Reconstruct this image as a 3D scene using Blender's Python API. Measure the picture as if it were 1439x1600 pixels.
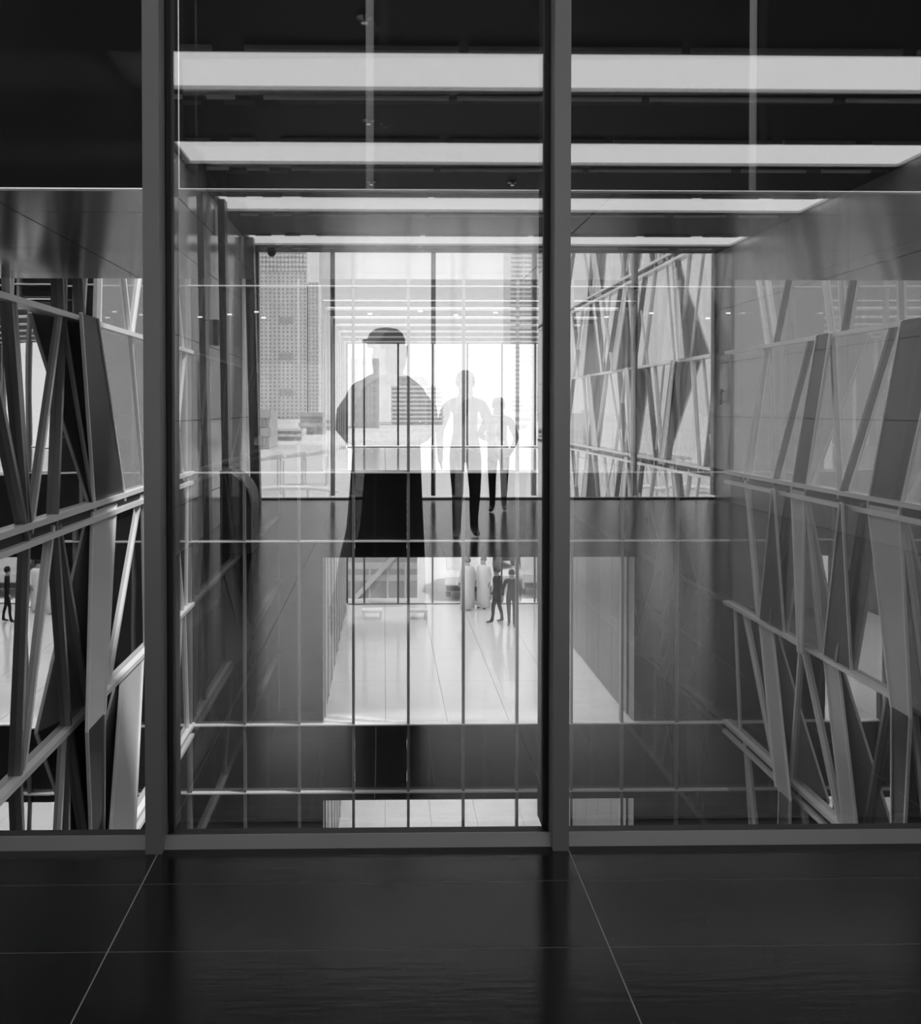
import bpy, bmesh, math, random
from mathutils import Vector, Matrix, Euler
random.seed(7)
sc = bpy.context.scene
for o in list(bpy.data.objects): bpy.data.objects.remove(o)
C = sc.collection

# ------------------------------------------------------------------ camera, sky, exposure
F = 1400.0; EYE = 1.27; G = 2.64            # focal length in pixels, lens height, plane of the glass partition
PPX, PPY = 624.0, 662.0                     # principal point
YAW = math.atan(24 / F); PITCH = math.atan(22 / F)
cam = bpy.data.cameras.new('camera'); camo = bpy.data.objects.new('camera', cam); C.objects.link(camo)
cam.lens = F / 1600 * 36; cam.sensor_width = 36; cam.sensor_fit = 'AUTO'
cam.shift_x = (719.5 - PPX) / 1600; cam.shift_y = -(800 - PPY) / 1600
cam.clip_start = 0.02; cam.clip_end = 3000
camo.location = (0, 0, EYE); camo.rotation_euler = (math.pi / 2 - PITCH, 0, -YAW)
sc.camera = camo
CR = Euler(camo.rotation_euler).to_matrix()

world = bpy.data.worlds.new('overcast'); sc.world = world; world.use_nodes = True
bg = world.node_tree.nodes['Background']
bg.inputs[0].default_value = (1, 1, 1, 1); bg.inputs[1].default_value = 1.68
STRIP = 1.4
sun = bpy.data.lights.new('sun', 'SUN'); sun.energy = 4.0; sun.angle = math.radians(4)
suno = bpy.data.objects.new('sun', sun); C.objects.link(suno)
suno.rotation_euler = Vector((0.55, -0.15, 0.83)).to_track_quat('Z', 'Y').to_euler()
sc.view_settings.view_transform = 'Standard'; sc.view_settings.look = 'None'
sc.view_settings.exposure = 0.0; sc.view_settings.gamma = 1.0; sc.view_settings.use_curve_mapping = False
sc.cycles.transparent_max_bounces = 48; sc.cycles.max_bounces = 20; sc.cycles.glossy_bounces = 12
sc.cycles.diffuse_bounces = 4; sc.cycles.transmission_bounces = 8

# ------------------------------------------------------------------ projection helpers (pixel of the photo -> place)
def ray(px, py):
    return (CR @ Vector(((px - PPX) / F, -(py - PPY) / F, -1.0))).normalized()
def at_y(px, py, Y):
    r = ray(px, py); return Vector((0, 0, EYE)) + r * (Y / r.y)
def at_x(px, py, X):
    r = ray(px, py); return Vector((0, 0, EYE)) + r * (X / r.x)
def X_at(px, Y): return at_y(px, 640, Y).x
def Y_on(px, X): return at_x(px, 640, X).y
def Z_at(py, Y): return at_y(600, py, Y).z
def M(d): return 2 * G - d                  # mirrored distance -> real y behind the camera

# ------------------------------------------------------------------ materials
def nm(name):
    m = bpy.data.materials.new(name); m.use_nodes = True
    nt = m.node_tree; nt.nodes.clear()
    out = nt.nodes.new('ShaderNodeOutputMaterial')
    return m, nt, out
def link(nt, a, b): nt.links.new(a, b)
def matte(name, v, rough=0.5, spec=0.5, metal=0.0, var=0.12, scale=6.0, stretch=(1, 1, 1), bump=0.0, bscale=30.0):
    m, nt, out = nm(name)
    p = nt.nodes.new('ShaderNodeBsdfPrincipled'); link(nt, p.outputs[0], out.inputs[0])
    p.inputs['Roughness'].default_value = rough; p.inputs['Metallic'].default_value = metal
    p.inputs['Specular IOR Level'].default_value = spec
    tc = nt.nodes.new('ShaderNodeTexCoord'); mp = nt.nodes.new('ShaderNodeMapping'); mp.inputs['Scale'].default_value = stretch
    geo = nt.nodes.new('ShaderNodeNewGeometry')
    link(nt, geo.outputs['Position'], mp.inputs[0])
    n = nt.nodes.new('ShaderNodeTexNoise'); n.inputs['Scale'].default_value = scale; n.inputs['Detail'].default_value = 4
    link(nt, mp.outputs[0], n.inputs['Vector'])
    r = nt.nodes.new('ShaderNodeMapRange'); r.inputs[3].default_value = v * (1 - var); r.inputs[4].default_value = v * (1 + var)
    link(nt, n.outputs[0], r.inputs[0])
    c = nt.nodes.new('ShaderNodeCombineColor')
    for i in range(3): link(nt, r.outputs[0], c.inputs[i])
    link(nt, c.outputs[0], p.inputs['Base Color'])
    if bump:
        n2 = nt.nodes.new('ShaderNodeTexNoise'); n2.inputs['Scale'].default_value = bscale; n2.inputs['Detail'].default_value = 3
        link(nt, mp.outputs[0], n2.inputs['Vector'])
        b = nt.nodes.new('ShaderNodeBump'); b.inputs['Strength'].default_value = bump; b.inputs['Distance'].default_value = 0.002
        link(nt, n2.outputs[0], b.inputs['Height']); link(nt, b.outputs[0], p.inputs['Normal'])
    return m
def glass(name, r, t, wav=0.0):
    """clear pane: part mirror, part straight-through"""
    m, nt, out = nm(name)
    tr = nt.nodes.new('ShaderNodeBsdfTransparent'); tr.inputs[0].default_value = (t, t, t, 1)
    gl = nt.nodes.new('ShaderNodeBsdfGlossy'); gl.inputs['Roughness'].default_value = 0.0; gl.inputs[0].default_value = (1, 1, 1, 1)
    mx = nt.nodes.new('ShaderNodeMixShader'); mx.inputs[0].default_value = r
    link(nt, tr.outputs[0], mx.inputs[1]); link(nt, gl.outputs[0], mx.inputs[2]); link(nt, mx.outputs[0], out.inputs[0])
    return m
def mirror_glass(name, r, base, wav=0.15, scale=0.8):
    """opaque solar glass: dark body, strong slightly wavy reflection"""
    m, nt, out = nm(name)
    df = nt.nodes.new('ShaderNodeBsdfDiffuse'); df.inputs[0].default_value = (base, base, base, 1)
    gl = nt.nodes.new('ShaderNodeBsdfGlossy'); gl.inputs['Roughness'].default_value = 0.01; gl.inputs[0].default_value = (1, 1, 1, 1)
    mx = nt.nodes.new('ShaderNodeMixShader'); mx.inputs[0].default_value = r
    geo = nt.nodes.new('ShaderNodeNewGeometry')
    n = nt.nodes.new('ShaderNodeTexNoise'); n.inputs['Scale'].default_value = scale; n.inputs['Detail'].default_value = 1
    link(nt, geo.outputs['Position'], n.inputs['Vector'])
    b = nt.nodes.new('ShaderNodeBump'); b.inputs['Strength'].default_value = wav; b.inputs['Distance'].default_value = 0.02
    link(nt, n.outputs[0], b.inputs['Height']); link(nt, b.outputs[0], gl.inputs['Normal'])
    link(nt, df.outputs[0], mx.inputs[1]); link(nt, gl.outputs[0], mx.inputs[2]); link(nt, mx.outputs[0], out.inputs[0])
    return m
def pale_solar(name, r, t):
    """solar glass that lets some of the daylight behind it through"""
    m, nt, out = nm(name)
    tr = nt.nodes.new('ShaderNodeBsdfTransparent'); tr.inputs[0].default_value = (t, t, t, 1)
    gl = nt.nodes.new('ShaderNodeBsdfGlossy'); gl.inputs['Roughness'].default_value = 0.01; gl.inputs[0].default_value = (1, 1, 1, 1)
    mx = nt.nodes.new('ShaderNodeMixShader'); mx.inputs[0].default_value = r
    link(nt, tr.outputs[0], mx.inputs[1]); link(nt, gl.outputs[0], mx.inputs[2]); link(nt, mx.outputs[0], out.inputs[0])
    return m
def emit(name, v):
    m, nt, out = nm(name)
    e = nt.nodes.new('ShaderNodeEmission'); e.inputs[0].default_value = (1, 1, 1, 1); e.inputs[1].default_value = v
    link(nt, e.outputs[0], out.inputs[0]); return m

MT = dict(
    tile=matte('dark_plank_tile', 0.007, 0.17, 0.65, var=0.35, scale=3, stretch=(1.2, 12, 1), bump=0.22, bscale=5),
    grout=matte('pale_grout', 0.30, 0.7),
    ceil=matte('dark_ceiling_metal', 0.016, 0.6, 0.2),
    trough=matte('light_trough', 0.6, 0.6),
    slot=matte('air_slot_metal', 0.6, 0.5),
    strip=emit('light_diffuser', STRIP), strip_boost=emit('boosted_lower_diffuser', STRIP * 4.6),
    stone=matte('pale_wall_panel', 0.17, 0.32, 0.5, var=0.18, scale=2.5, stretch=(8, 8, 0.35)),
    stone_lit=matte('lit_wall_panel_satin', 0.82, 0.11, 1.0, var=0.15, scale=2.5, stretch=(8, 8, 0.35)),  # same panels as stone; better light on this wall put into the colour
    tint=glass('tinted_window_glass', 0.03, 0.91),
    joint=matte('dark_joint', 0.03, 0.8),
    alu=matte('satin_aluminium', 0.235, 0.38, 0.5, metal=0.35, var=0.05),
    alu_dark=matte('dark_aluminium', 0.10, 0.35, 0.5, metal=0.3, var=0.05),
    gasket=matte('black_gasket', 0.008, 0.5),
    frame=matte('bright_frame', 0.75, 0.3, 0.5, metal=0.2, var=0.06),
    framed=matte('grey_frame', 0.22, 0.3, 0.5, metal=0.5, var=0.06),
    front=glass('coated_glass', 0.20, 0.99),
    ghost=glass('inner_glass', 0.055, 0.99),
    plain=glass('plain_glass', 0.0025, 0.98),
    clear=glass('clear_window_glass', 0.02, 0.99),
    solar=mirror_glass('solar_mirror_glass', 0.55, 0.02),
    solar_pale=pale_solar('pale_solar_glass', 0.25, 0.48),
    solar_bright=mirror_glass('bright_solar_glass', 0.8, 0.05),
    solar_mid=pale_solar('grey_solar_glass', 0.38, 0.26),
    dark_glass=mirror_glass('dark_spandrel_glass', 0.10, 0.012, 0.05),
    soffit=matte('brushed_soffit_panel', 0.42, 0.16, 0.5, metal=0.9, var=0.15, scale=2, stretch=(1, 14, 1)),
    black=matte('black_panel', 0.006, 0.9, 0.0),
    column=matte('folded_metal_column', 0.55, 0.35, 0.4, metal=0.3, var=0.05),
    shaded_fold=matte('shaded_folded_panel', 0.045, 0.35, 0.4, var=0.1),  # shade on the downward folds put into the colour; same metal as column
    white=matte('white_paint', 0.75, 0.4),
    pale_floor=matte('pale_polished_floor', 0.8, 0.10, 1.0, var=0.14, scale=2, stretch=(1, 9, 1), bump=0.2, bscale=4),
    stone_floor=matte('atrium_stone', 0.12, 0.4, 0.4),
    concrete=matte('pale_concrete', 0.72, 0.8, 0.2, var=0.08, scale=0.05),
    concrete2=matte('grey_concrete', 0.5, 0.8, 0.2, var=0.08, scale=0.05),
    window=matte('dim_window', 0.42, 0.4, 0.3),
    ground=matte('pale_ground', 0.62, 0.9, 0.1, var=0.2, scale=0.03),
    cloth_dark=matte('dark_cloth', 0.012, 0.9, 0.1, var=0.3, scale=12),
    cloth_grey=matte('grey_cloth', 0.10, 0.9, 0.1),
    cloth_white=matte('white_cloth', 0.75, 0.9, 0.1),
    skin=matte('skin', 0.28, 0.5, 0.4, var=0.05),
    hair=matte('dark_hair', 0.01, 0.6, 0.2),
    shoe=matte('black_shoe', 0.01, 0.4, 0.4),
    car_a=matte('white_car_paint', 0.7, 0.2), car_b=matte('silver_car_paint', 0.4, 0.2, metal=0.4), car_c=matte('dark_car_paint', 0.05, 0.2),
    tyre=matte('tyre', 0.02, 0.8), leaf=matte('dark_leaf', 0.03, 0.5),
    chrome=matte('chrome', 0.7, 0.15, metal=1.0, var=0.02),
)

# ------------------------------------------------------------------ mesh helpers
def mesh(name, verts, faces):
    me = bpy.data.meshes.new(name); me.from_pydata([tuple(v) for v in verts], [], faces); me.update(); return me
def obj(name, me, mat=None, parent=None):
    o = bpy.data.objects.new(name, me); C.objects.link(o)
    if me is not None and mat is not None and not me.materials: me.materials.append(MT[mat] if isinstance(mat, str) else mat)
    if parent is not None: o.parent = parent
    return o
def root(name, label, cat, kind=None, group=None, loc=(0, 0, 0)):
    o = bpy.data.objects.new(name, None); C.objects.link(o); o.location = loc
    o['label'] = label; o['category'] = cat
    if kind: o['kind'] = kind
    if group: o['group'] = group
    return o
def tag(o, label, cat, kind=None, group=None):
    o['label'] = label; o['category'] = cat
    if kind: o['kind'] = kind
    if group: o['group'] = group
    return o
BF = [(0, 3, 2, 1), (4, 5, 6, 7), (0, 1, 5, 4), (1, 2, 6, 5), (2, 3, 7, 6), (3, 0, 4, 7)]
def box_me(name, x0, x1, y0, y1, z0, z1):
    return mesh(name, [(x0, y0, z0), (x1, y0, z0), (x1, y1, z0), (x0, y1, z0), (x0, y0, z1), (x1, y0, z1), (x1, y1, z1), (x0, y1, z1)], BF)
def box(name, x0, x1, y0, y1, z0, z1, mat, parent=None):
    return obj(name, box_me(name, x0, x1, y0, y1, z0, z1), mat, parent)
def bar(name, p, q, n, w, h, mat, parent):
    """straight member from p to q lying on a surface with normal n: w wide, standing h proud"""
    p, q, n = Vector(p), Vector(q), Vector(n).normalized()
    u = (q - p).normalized(); v = n.cross(u).normalized() * (w / 2)
    nh = n * h; nb = n * -0.02
    vs = [p - v + nb, p + v + nb, q + v + nb, q - v + nb, p - v + nh, p + v + nh, q + v + nh, q - v + nh]
    return obj(name, mesh(name, vs, BF), mat, parent)
def slab(name, pts, n, t, mat, parent):
    """polygon pts extruded by t along -n"""
    n = Vector(n); k = len(pts); top = [Vector(p) for p in pts]; bot = [p - n * t for p in top]
    fs = [tuple(range(k)), tuple(range(2 * k - 1, k - 1, -1))] + [(i, (i + 1) % k, k + (i + 1) % k, k + i) for i in range(k)]
    me = mesh(name, top + bot, fs)
    bm = bmesh.new(); bm.from_mesh(me); bmesh.ops.recalc_face_normals(bm, faces=bm.faces); bm.to_mesh(me); bm.free()
    return obj(name, me, mat, parent)
def lathe(name, prof, mat, parent=None, seg=20, sx=1.0, sy=1.0, off=None):
    vs, fs = [], []
    for i, (r, z) in enumerate(prof):
        ox, oy = off(z) if off else (0, 0)
        for k in range(seg):
            a = 2 * math.pi * k / seg; vs.append((ox + r * sx * math.cos(a), oy + r * sy * math.sin(a), z))
    for i in range(len(prof) - 1):
        for k in range(seg):
            a, b = i * seg + k, i * seg + (k + 1) % seg
            fs.append((a, b, b + seg, a + seg))
    fs.append(tuple(range(seg - 1, -1, -1))); fs.append(tuple(range((len(prof) - 1) * seg, len(prof) * seg)))
    me = mesh(name, vs, fs)
    for p in me.polygons: p.use_smooth = len(p.vertices) == 4
    return obj(name, me, mat, parent)
def tube(name, pts, r, mat, parent=None, seg=8):
    vs, fs = [], []
    pts = [Vector(p) for p in pts]
    for i, p in enumerate(pts):
        t = (pts[min(i + 1, len(pts) - 1)] - pts[max(i - 1, 0)]).normalized()
        a = t.orthogonal().normalized() if abs(t.z) > 0.99 else t.cross(Vector((0, 0, 1))).normalized()
        b = t.cross(a)
        for k in range(seg):
            an = 2 * math.pi * k / seg; vs.append(p + a * (r * math.cos(an)) + b * (r * math.sin(an)))
    for i in range(len(pts) - 1):
        for k in range(seg):
            x, y = i * seg + k, i * seg + (k + 1) % seg; fs.append((x, y, y + seg, x + seg))
    fs.append(tuple(range(seg - 1, -1, -1))); fs.append(tuple(range((len(pts) - 1) * seg, len(pts) * seg)))
    return obj(name, mesh(name, vs, fs), mat, parent)

# ================================================================== OUR CORRIDOR (seen mirrored in the glass)
XL, XR, YB, ZC = -1.82, 4.74, M(12.7), 3.49
SILL_F = 2.577
# ---- floor of long plank tiles
fl = root('floor', 'dark glossy plank tile floor in front of the glass partition', 'floor', 'structure')
box('screed', XL, XR, YB, 2.62, -0.12, -0.001, 'grout', fl)
cols = [-1.82, -0.648, 0.532, 1.712, 2.892, 4.072, 4.74]
TL = {}
rows = []
y = 2.39 + 0.30
while y > YB: rows.append((max(y - 0.30, YB), min(y, 2.62))); y -= 0.30
for (y0, y1) in rows:
    for a, b in zip(cols[:-1], cols[1:]):
        key = (round(b - a, 3), round(y1 - y0, 3))
        if key not in TL:
            w, h = (b - a) / 2 - 0.0017, (y1 - y0) / 2 - 0.0014
            TL[key] = box_me('tile', -w, w, -h, h, -0.02, 0.0)
        o = obj('tile', TL[key], 'tile', fl); o.location = ((a + b) / 2, (y0 + y1) / 2, 0)

# ---- ceiling with recessed transverse light troughs
ce = root('ceiling', 'dark metal ceiling cut by bright transverse light troughs', 'ceiling', 'structure')
DS = [(1.72, 2.42), (3.66, 4.33), (5.60, 6.27), (7.47, 8.15), (9.38, 10.08), (11.45, 12.15)]
spans = [(M(b), M(a)) for a, b in DS]        # y ranges of strips, nearest the glass first
edge = G
places = ['directly above the glass partition', 'above the person holding the camera', 'second behind the person holding the camera',
          'third behind the person holding the camera', 'second from the end window', 'nearest the end window']
spans = spans[1:]
places = ['nearest the glass partition', 'first seen mirrored, at the top of the glass', 'second from the top in the glass',
          'third from the top in the glass', 'lowest in the glass, close to the end window']
for (y0, y1), pl in zip(spans, places):
    box('panel', XL, XR, y1, edge, ZC, ZC + 0.03, 'ceil', ce); edge = y0
    t = root('ceiling_light', 'long recessed white light strip, ' + pl, 'light', group='ceiling light strips')
    box('diffuser', XL + 0.08, XR - 0.05, y0 + 0.012, y1 - 0.012, ZC + 0.025, ZC + 0.045, 'strip', t)
    box('side', XL + 0.05, XR - 0.02, y0 - 0.004, y0 + 0.012, ZC, ZC + 0.12, 'trough', t)
    box('side', XL + 0.05, XR - 0.02, y1 - 0.012, y1 + 0.004, ZC, ZC + 0.12, 'trough', t)
    box('end', XL + 0.05, XL + 0.08, y0 + 0.012, y1 - 0.012, ZC, ZC + 0.12, 'trough', t)
    box('end', XR - 0.05, XR - 0.02, y0 + 0.012, y1 - 0.012, ZC, ZC + 0.12, 'trough', t)
box('panel', XL, XR, YB, edge, ZC, ZC + 0.03, 'ceil', ce)
SLOT = {}
for (y0, y1) in spans:
    for yy in (y0 - 0.10, y1 + 0.09):
        for a, b in ((-1.62, -1.42), (-1.25, -1.05), (-0.85, 0.46), (0.52, 1.83), (1.89, 3.2), (3.3, 3.9), (4.05, 4.5)):
            k = round(b - a, 2)
            if k not in SLOT: SLOT[k] = box_me('air_slot', -k / 2, k / 2, -0.012, 0.012, -0.028, 0.004)
            o = obj('air_slot', SLOT[k], 'slot', ce); o.location = ((a + b) / 2, yy, ZC)
sp = lathe('sprinkler', [(0.045, 0), (0.05, -0.008), (0.02, -0.012), (0.012, -0.03), (0.02, -0.034)], 'chrome')
sp.location = (X_at(570, 5.1), M(5.1), ZC); tag(sp, 'small round sprinkler in the dark ceiling above the first mirrored strip', 'sprinkler', group='ceiling sprinklers')
for d, px, lab in ((6.9, 576, 'between the first and second mirrored strips'), (8.75, 580, 'between the second and third mirrored strips'),
                   (8.75, 800, 'near the mullion below the second mirrored strip')):
    c = sp.copy(); C.objects.link(c); c.location = (X_at(px, d), M(d), ZC); c['label'] = 'small round ceiling sprinkler ' + lab

# ---- side walls of pale panels
def panel_wall(nm_, label, X, n, ys, zs, mat='stone'):
    w = root(nm_, label, 'wall', 'structure')
    box('backing', *( (X, X + 0.12) if n < 0 else (X - 0.12, X) ), YB - 0.05, G + 0.1, 0, ZC + 0.15, 'joint', w)
    for y0, y1 in zip(ys[:-1], ys[1:]):
        for z0, z1 in zip(zs[:-1], zs[1:]):
            x0, x1 = (X - 0.018, X) if n < 0 else (X, X + 0.018)
            box('panel', x0, x1, y0 + 0.004, y1 - 0.004, z0 + 0.004, z1 - 0.004, mat, w)
    return w
ZS = [0.0, 0.42, 1.17, 1.92, 2.67, ZC]
ysR = [YB] + [M(d) for d in (11.75, 10.4, 9.05, 7.7, 6.35, 5.0, 3.65)] + [G]
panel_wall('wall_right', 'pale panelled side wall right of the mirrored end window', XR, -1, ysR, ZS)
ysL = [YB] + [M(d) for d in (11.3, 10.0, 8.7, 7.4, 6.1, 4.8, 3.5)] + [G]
wl = panel_wall('wall_left', 'pale panelled side wall left of the mirrored end window', XL, 1, ysL, ZS, 'stone_lit')
# slanted dark columns standing off the left wall
for (d, pt, pb, wpx, nmx) in ((11.6, 389, 399, 14, 'beside the end window'), (9.5, 346, 353, 11, 'in the middle of the pale wall'), (8.4, 312, 322, 10, 'nearest the person holding the camera')):
    a = X_at(pt, d); b = X_at(pb, d); w = wpx / F * d
    yy = M(d)
    c = slab('slanted_column', [(b - w / 2, yy, 0.0), (b + w / 2, yy, 0.0), (a + w / 2, yy, ZC), (a - w / 2, yy, ZC)], (0, 1, 0), 0.16, 'alu_dark', None)
    tag(c, 'slim dark slanted column ' + nmx, 'column', group='slanted columns along the corridor wall')
# door reader, pull handles
b = root('card_reader', 'black box card reader high on the pale left wall', 'reader')
yy = M(9.55); box('body', XL + 0.018, XL + 0.06, yy - 0.06, yy + 0.06, 1.95, 2.22, 'gasket', b); box('face', XL + 0.06, XL + 0.066, yy - 0.045, yy + 0.045, 2.0, 2.18, 'alu_dark', b)
b = root('door_handle', 'short dark pull handle on the pale right wall beside the end window', 'handle')
yy = M(12.35); box('grip', XR - 0.075, XR - 0.05, yy - 0.03, yy + 0.01, 1.34, 1.56, 'gasket', b)
for z in (1.37, 1.52): box('standoff', XR - 0.05, XR - 0.018, yy - 0.015, yy + 0.0, z, z + 0.02, 'gasket', b)
b = root('door_handle', 'long bright pull handle on the pale left wall', 'handle')
yy = M(9.0); tube('grip', [(XL + 0.07, yy, 0.85), (XL + 0.07, yy, 1.75)], 0.016, 'chrome', b)
for z in (0.95, 1.65): tube('standoff', [(XL + 0.018, yy, z), (XL + 0.07, yy, z)], 0.01, 'chrome', b)
# arch-topped barrier post near the left wall
b = root('barrier_post', 'dark arch-topped barrier post with a thin bright rim by the left wall', 'barrier')
d = 7.9; x0, x1 = X_at(343, d), X_at(392, d); yy = M(d); zt = Z_at(737, d)
pts = [(x0, yy, 0.0), (x1, yy, 0.0)] + [(x0 + (x1 - x0) * math.cos(a), yy, zt - 0.28 + 0.28 * math.sin(a)) for a in [k * math.pi / 20 for k in range(0, 11)]]
slab('body', pts, (0, 1, 0), 0.5, 'shoe', b)
tube('rim', [Vector(p) + Vector((0, 0.004, 0.004)) for p in pts[2:]], 0.008, 'chrome', b)

# ---- end window behind the camera
def glazing(nm_, label, Y, xs, z0, z1, depth, sgn, mat_bar='alu_dark', mat_pane='clear', zs=()):
    w = root(nm_, label, 'window', 'structure')
    for x in xs: box('mullion', x - 0.03, x + 0.03, Y - depth / 2, Y + depth / 2, z0 + 0.05, z1, mat_bar, w)
    box('sill', xs[0], xs[-1], Y - depth / 2, Y + depth / 2, z0, z0 + 0.02, mat_bar, w)
    for z in zs: box('transom', xs[0], xs[-1], Y - depth / 2, Y + depth / 2, z - 0.02, z + 0.02, mat_bar, w)
    for a, b_ in zip(xs[:-1], xs[1:]): box('pane', a + 0.03, b_ - 0.03, Y - 0.006, Y + 0.006, z0 + 0.05, z1, mat_pane, w)
    return w
xe = [XL + 0.03] + [X_at(p, 12.7) for p in (520, 677, 834, 991)] + [XR - 0.03]
glazing('window_1', 'tall glazed end window with slim dark mullions, seen mirrored', YB, xe, 0.0, ZC, 0.12, 1)
# dome camera at the end
b = root('security_camera', 'black dome security camera under the ceiling before the end window', 'camera', loc=(X_at(425, 12.2), M(12.2), ZC))
lathe('mount', [(0.075, 0), (0.075, -0.04), (0.06, -0.05)], 'alu_dark', b)
lathe('dome', [(0.062, -0.045), (0.062, -0.08), (0.05, -0.12), (0.025, -0.145), (0.004, -0.15)], 'gasket', b)

# ================================================================== THE GLASS PARTITION
pw = root('window_2', 'floor-to-ceiling glass partition with grey aluminium mullions and low sill', 'window', 'structure')
MUL = [(-1.82, -1.775), (X_at(224, 2.55), X_at(250, 2.55)), (X_at(866, 2.55), X_at(891, 2.55)), (1.70, 1.75), (2.90, 2.95), (4.10, 4.15), (4.69, 4.74)]
ZT = 3.49
for a, b_ in MUL:
    box('mullion', a, b_, 2.55, 2.62, 0.0, ZT, 'alu', pw)
    box('mullion_core', a + 0.004, b_ - 0.004, 2.62, 2.76, 0.0, ZT, 'alu_dark', pw)
for i, (m0, m1) in enumerate(zip(MUL[:-1], MUL[1:])):
    a, b_ = m0[1], m1[0]
    obj('sill', mesh('sill', [(a, SILL_F, 0), (b_, SILL_F, 0), (b_, 2.60, 0), (a, 2.60, 0), (a, SILL_F + 0.018, 0.033), (b_, SILL_F + 0.018, 0.033), (b_, 2.60, 0.033), (a, 2.60, 0.033)], BF), 'alu', pw)
    box('gasket', a, b_, 2.60, G + 0.008, 0.0, 0.027, 'gasket', pw)
    box('inner_gasket', a, b_, G + 0.03, G + 0.09, -0.06, -0.02, 'gasket', pw)
    box('gasket', a, a + 0.016, G - 0.012, G + 0.08, 0.027, ZT, 'gasket', pw)
    box('gasket', b_ - 0.016, b_, G - 0.012, G + 0.08, 0.027, ZT, 'gasket', pw)
    a += 0.016; b_ -= 0.016
    left = i == 0
    box('pane', a, b_, G, G + 0.008, 0.015, ZT, 'plain' if left else 'front', pw)
    # inner pane of the double glazing, a touch out of true
    w = (b_ - a) / 2 - 0.004
    g = box('inner_pane', -w, w, -0.003, 0.003, -0.03, ZT, 'plain' if left else 'ghost', pw)
    g.location = ((a + b_) / 2, G + 0.045, 0); g.rotation_euler = (0, 0, math.radians(-0.8))
box('header', -1.82, 4.74, 2.55, 2.76, ZT, ZT + 0.12, 'alu_dark', pw)

# ================================================================== ATRIUM BEYOND THE GLASS
LX, RX, FY = -4.05, 7.24, 18.7
sf = root('soffit', 'dark bulkhead and brushed panel soffit hanging beyond the glass', 'soffit', 'structure')
BY = 5.76; BZ = Z_at(297, BY)
segs = [LX] + [X_at(p, BY) for p in (-15, 578, 1174)] + [RX]
for a, b_ in zip(segs[:-1], segs[1:]):
    box('bulkhead_panel', a + 0.026, b_ - 0.026, BY, BY + 0.05, BZ + 0.005, 5.15, 'black', sf)
for x in segs[1:-1]: box('joint_strip', x - 0.026, x + 0.026, BY + 0.006, BY + 0.05, BZ + 0.005, 5.15, 'alu_dark', sf)
x = X_at(281, BY); box('edge_trim', x - 0.004, x + 0.004, BY - 0.01, BY, BZ, 5.15, 'frame', sf)
box('edge_trim', LX, RX, BY - 0.006, BY + 0.05, BZ - 0.001, BZ + 0.005, 'frame', sf)
dep = [BY + 0.05] + [BY * 343 / (640 - p) for p in (333, 389)] + [BY * 343 / (640 - 426), BY * 343 / (640 - 436)]
xs_ = [LX, X_at(0, BY * 343 / 322) , X_at(275, BY * 343 / 335), 1.5, 4.4, RX]
for a, b_ in zip(dep[:-1], dep[1:]):
    for c_, d_ in zip(xs_[:-1], xs_[1:]):
        box('soffit_panel', c_ + 0.006, d_ - 0.006, a + 0.006, b_ - 0.006, BZ, BZ + 0.03, 'soffit', sf)
box('backing', LX, RX, BY + 0.06, dep[-1], BZ + 0.035, BZ + 0.2, 'black', sf)

rf = root('roof', 'unseen dark roof added to shade the near atrium', 'roof', 'structure')  # out of view; added to shade the near lattice, sky reaches the far end
box('shade_deck', LX - 0.2, RX + 0.2, BY - 0.2, 12.0, 5.2, 5.4, 'black', rf)
box('shade_deck_kerb', LX - 0.2, RX + 0.2, 12.0, 12.1, 5.1, 5.6, 'alu_dark', rf)
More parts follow.
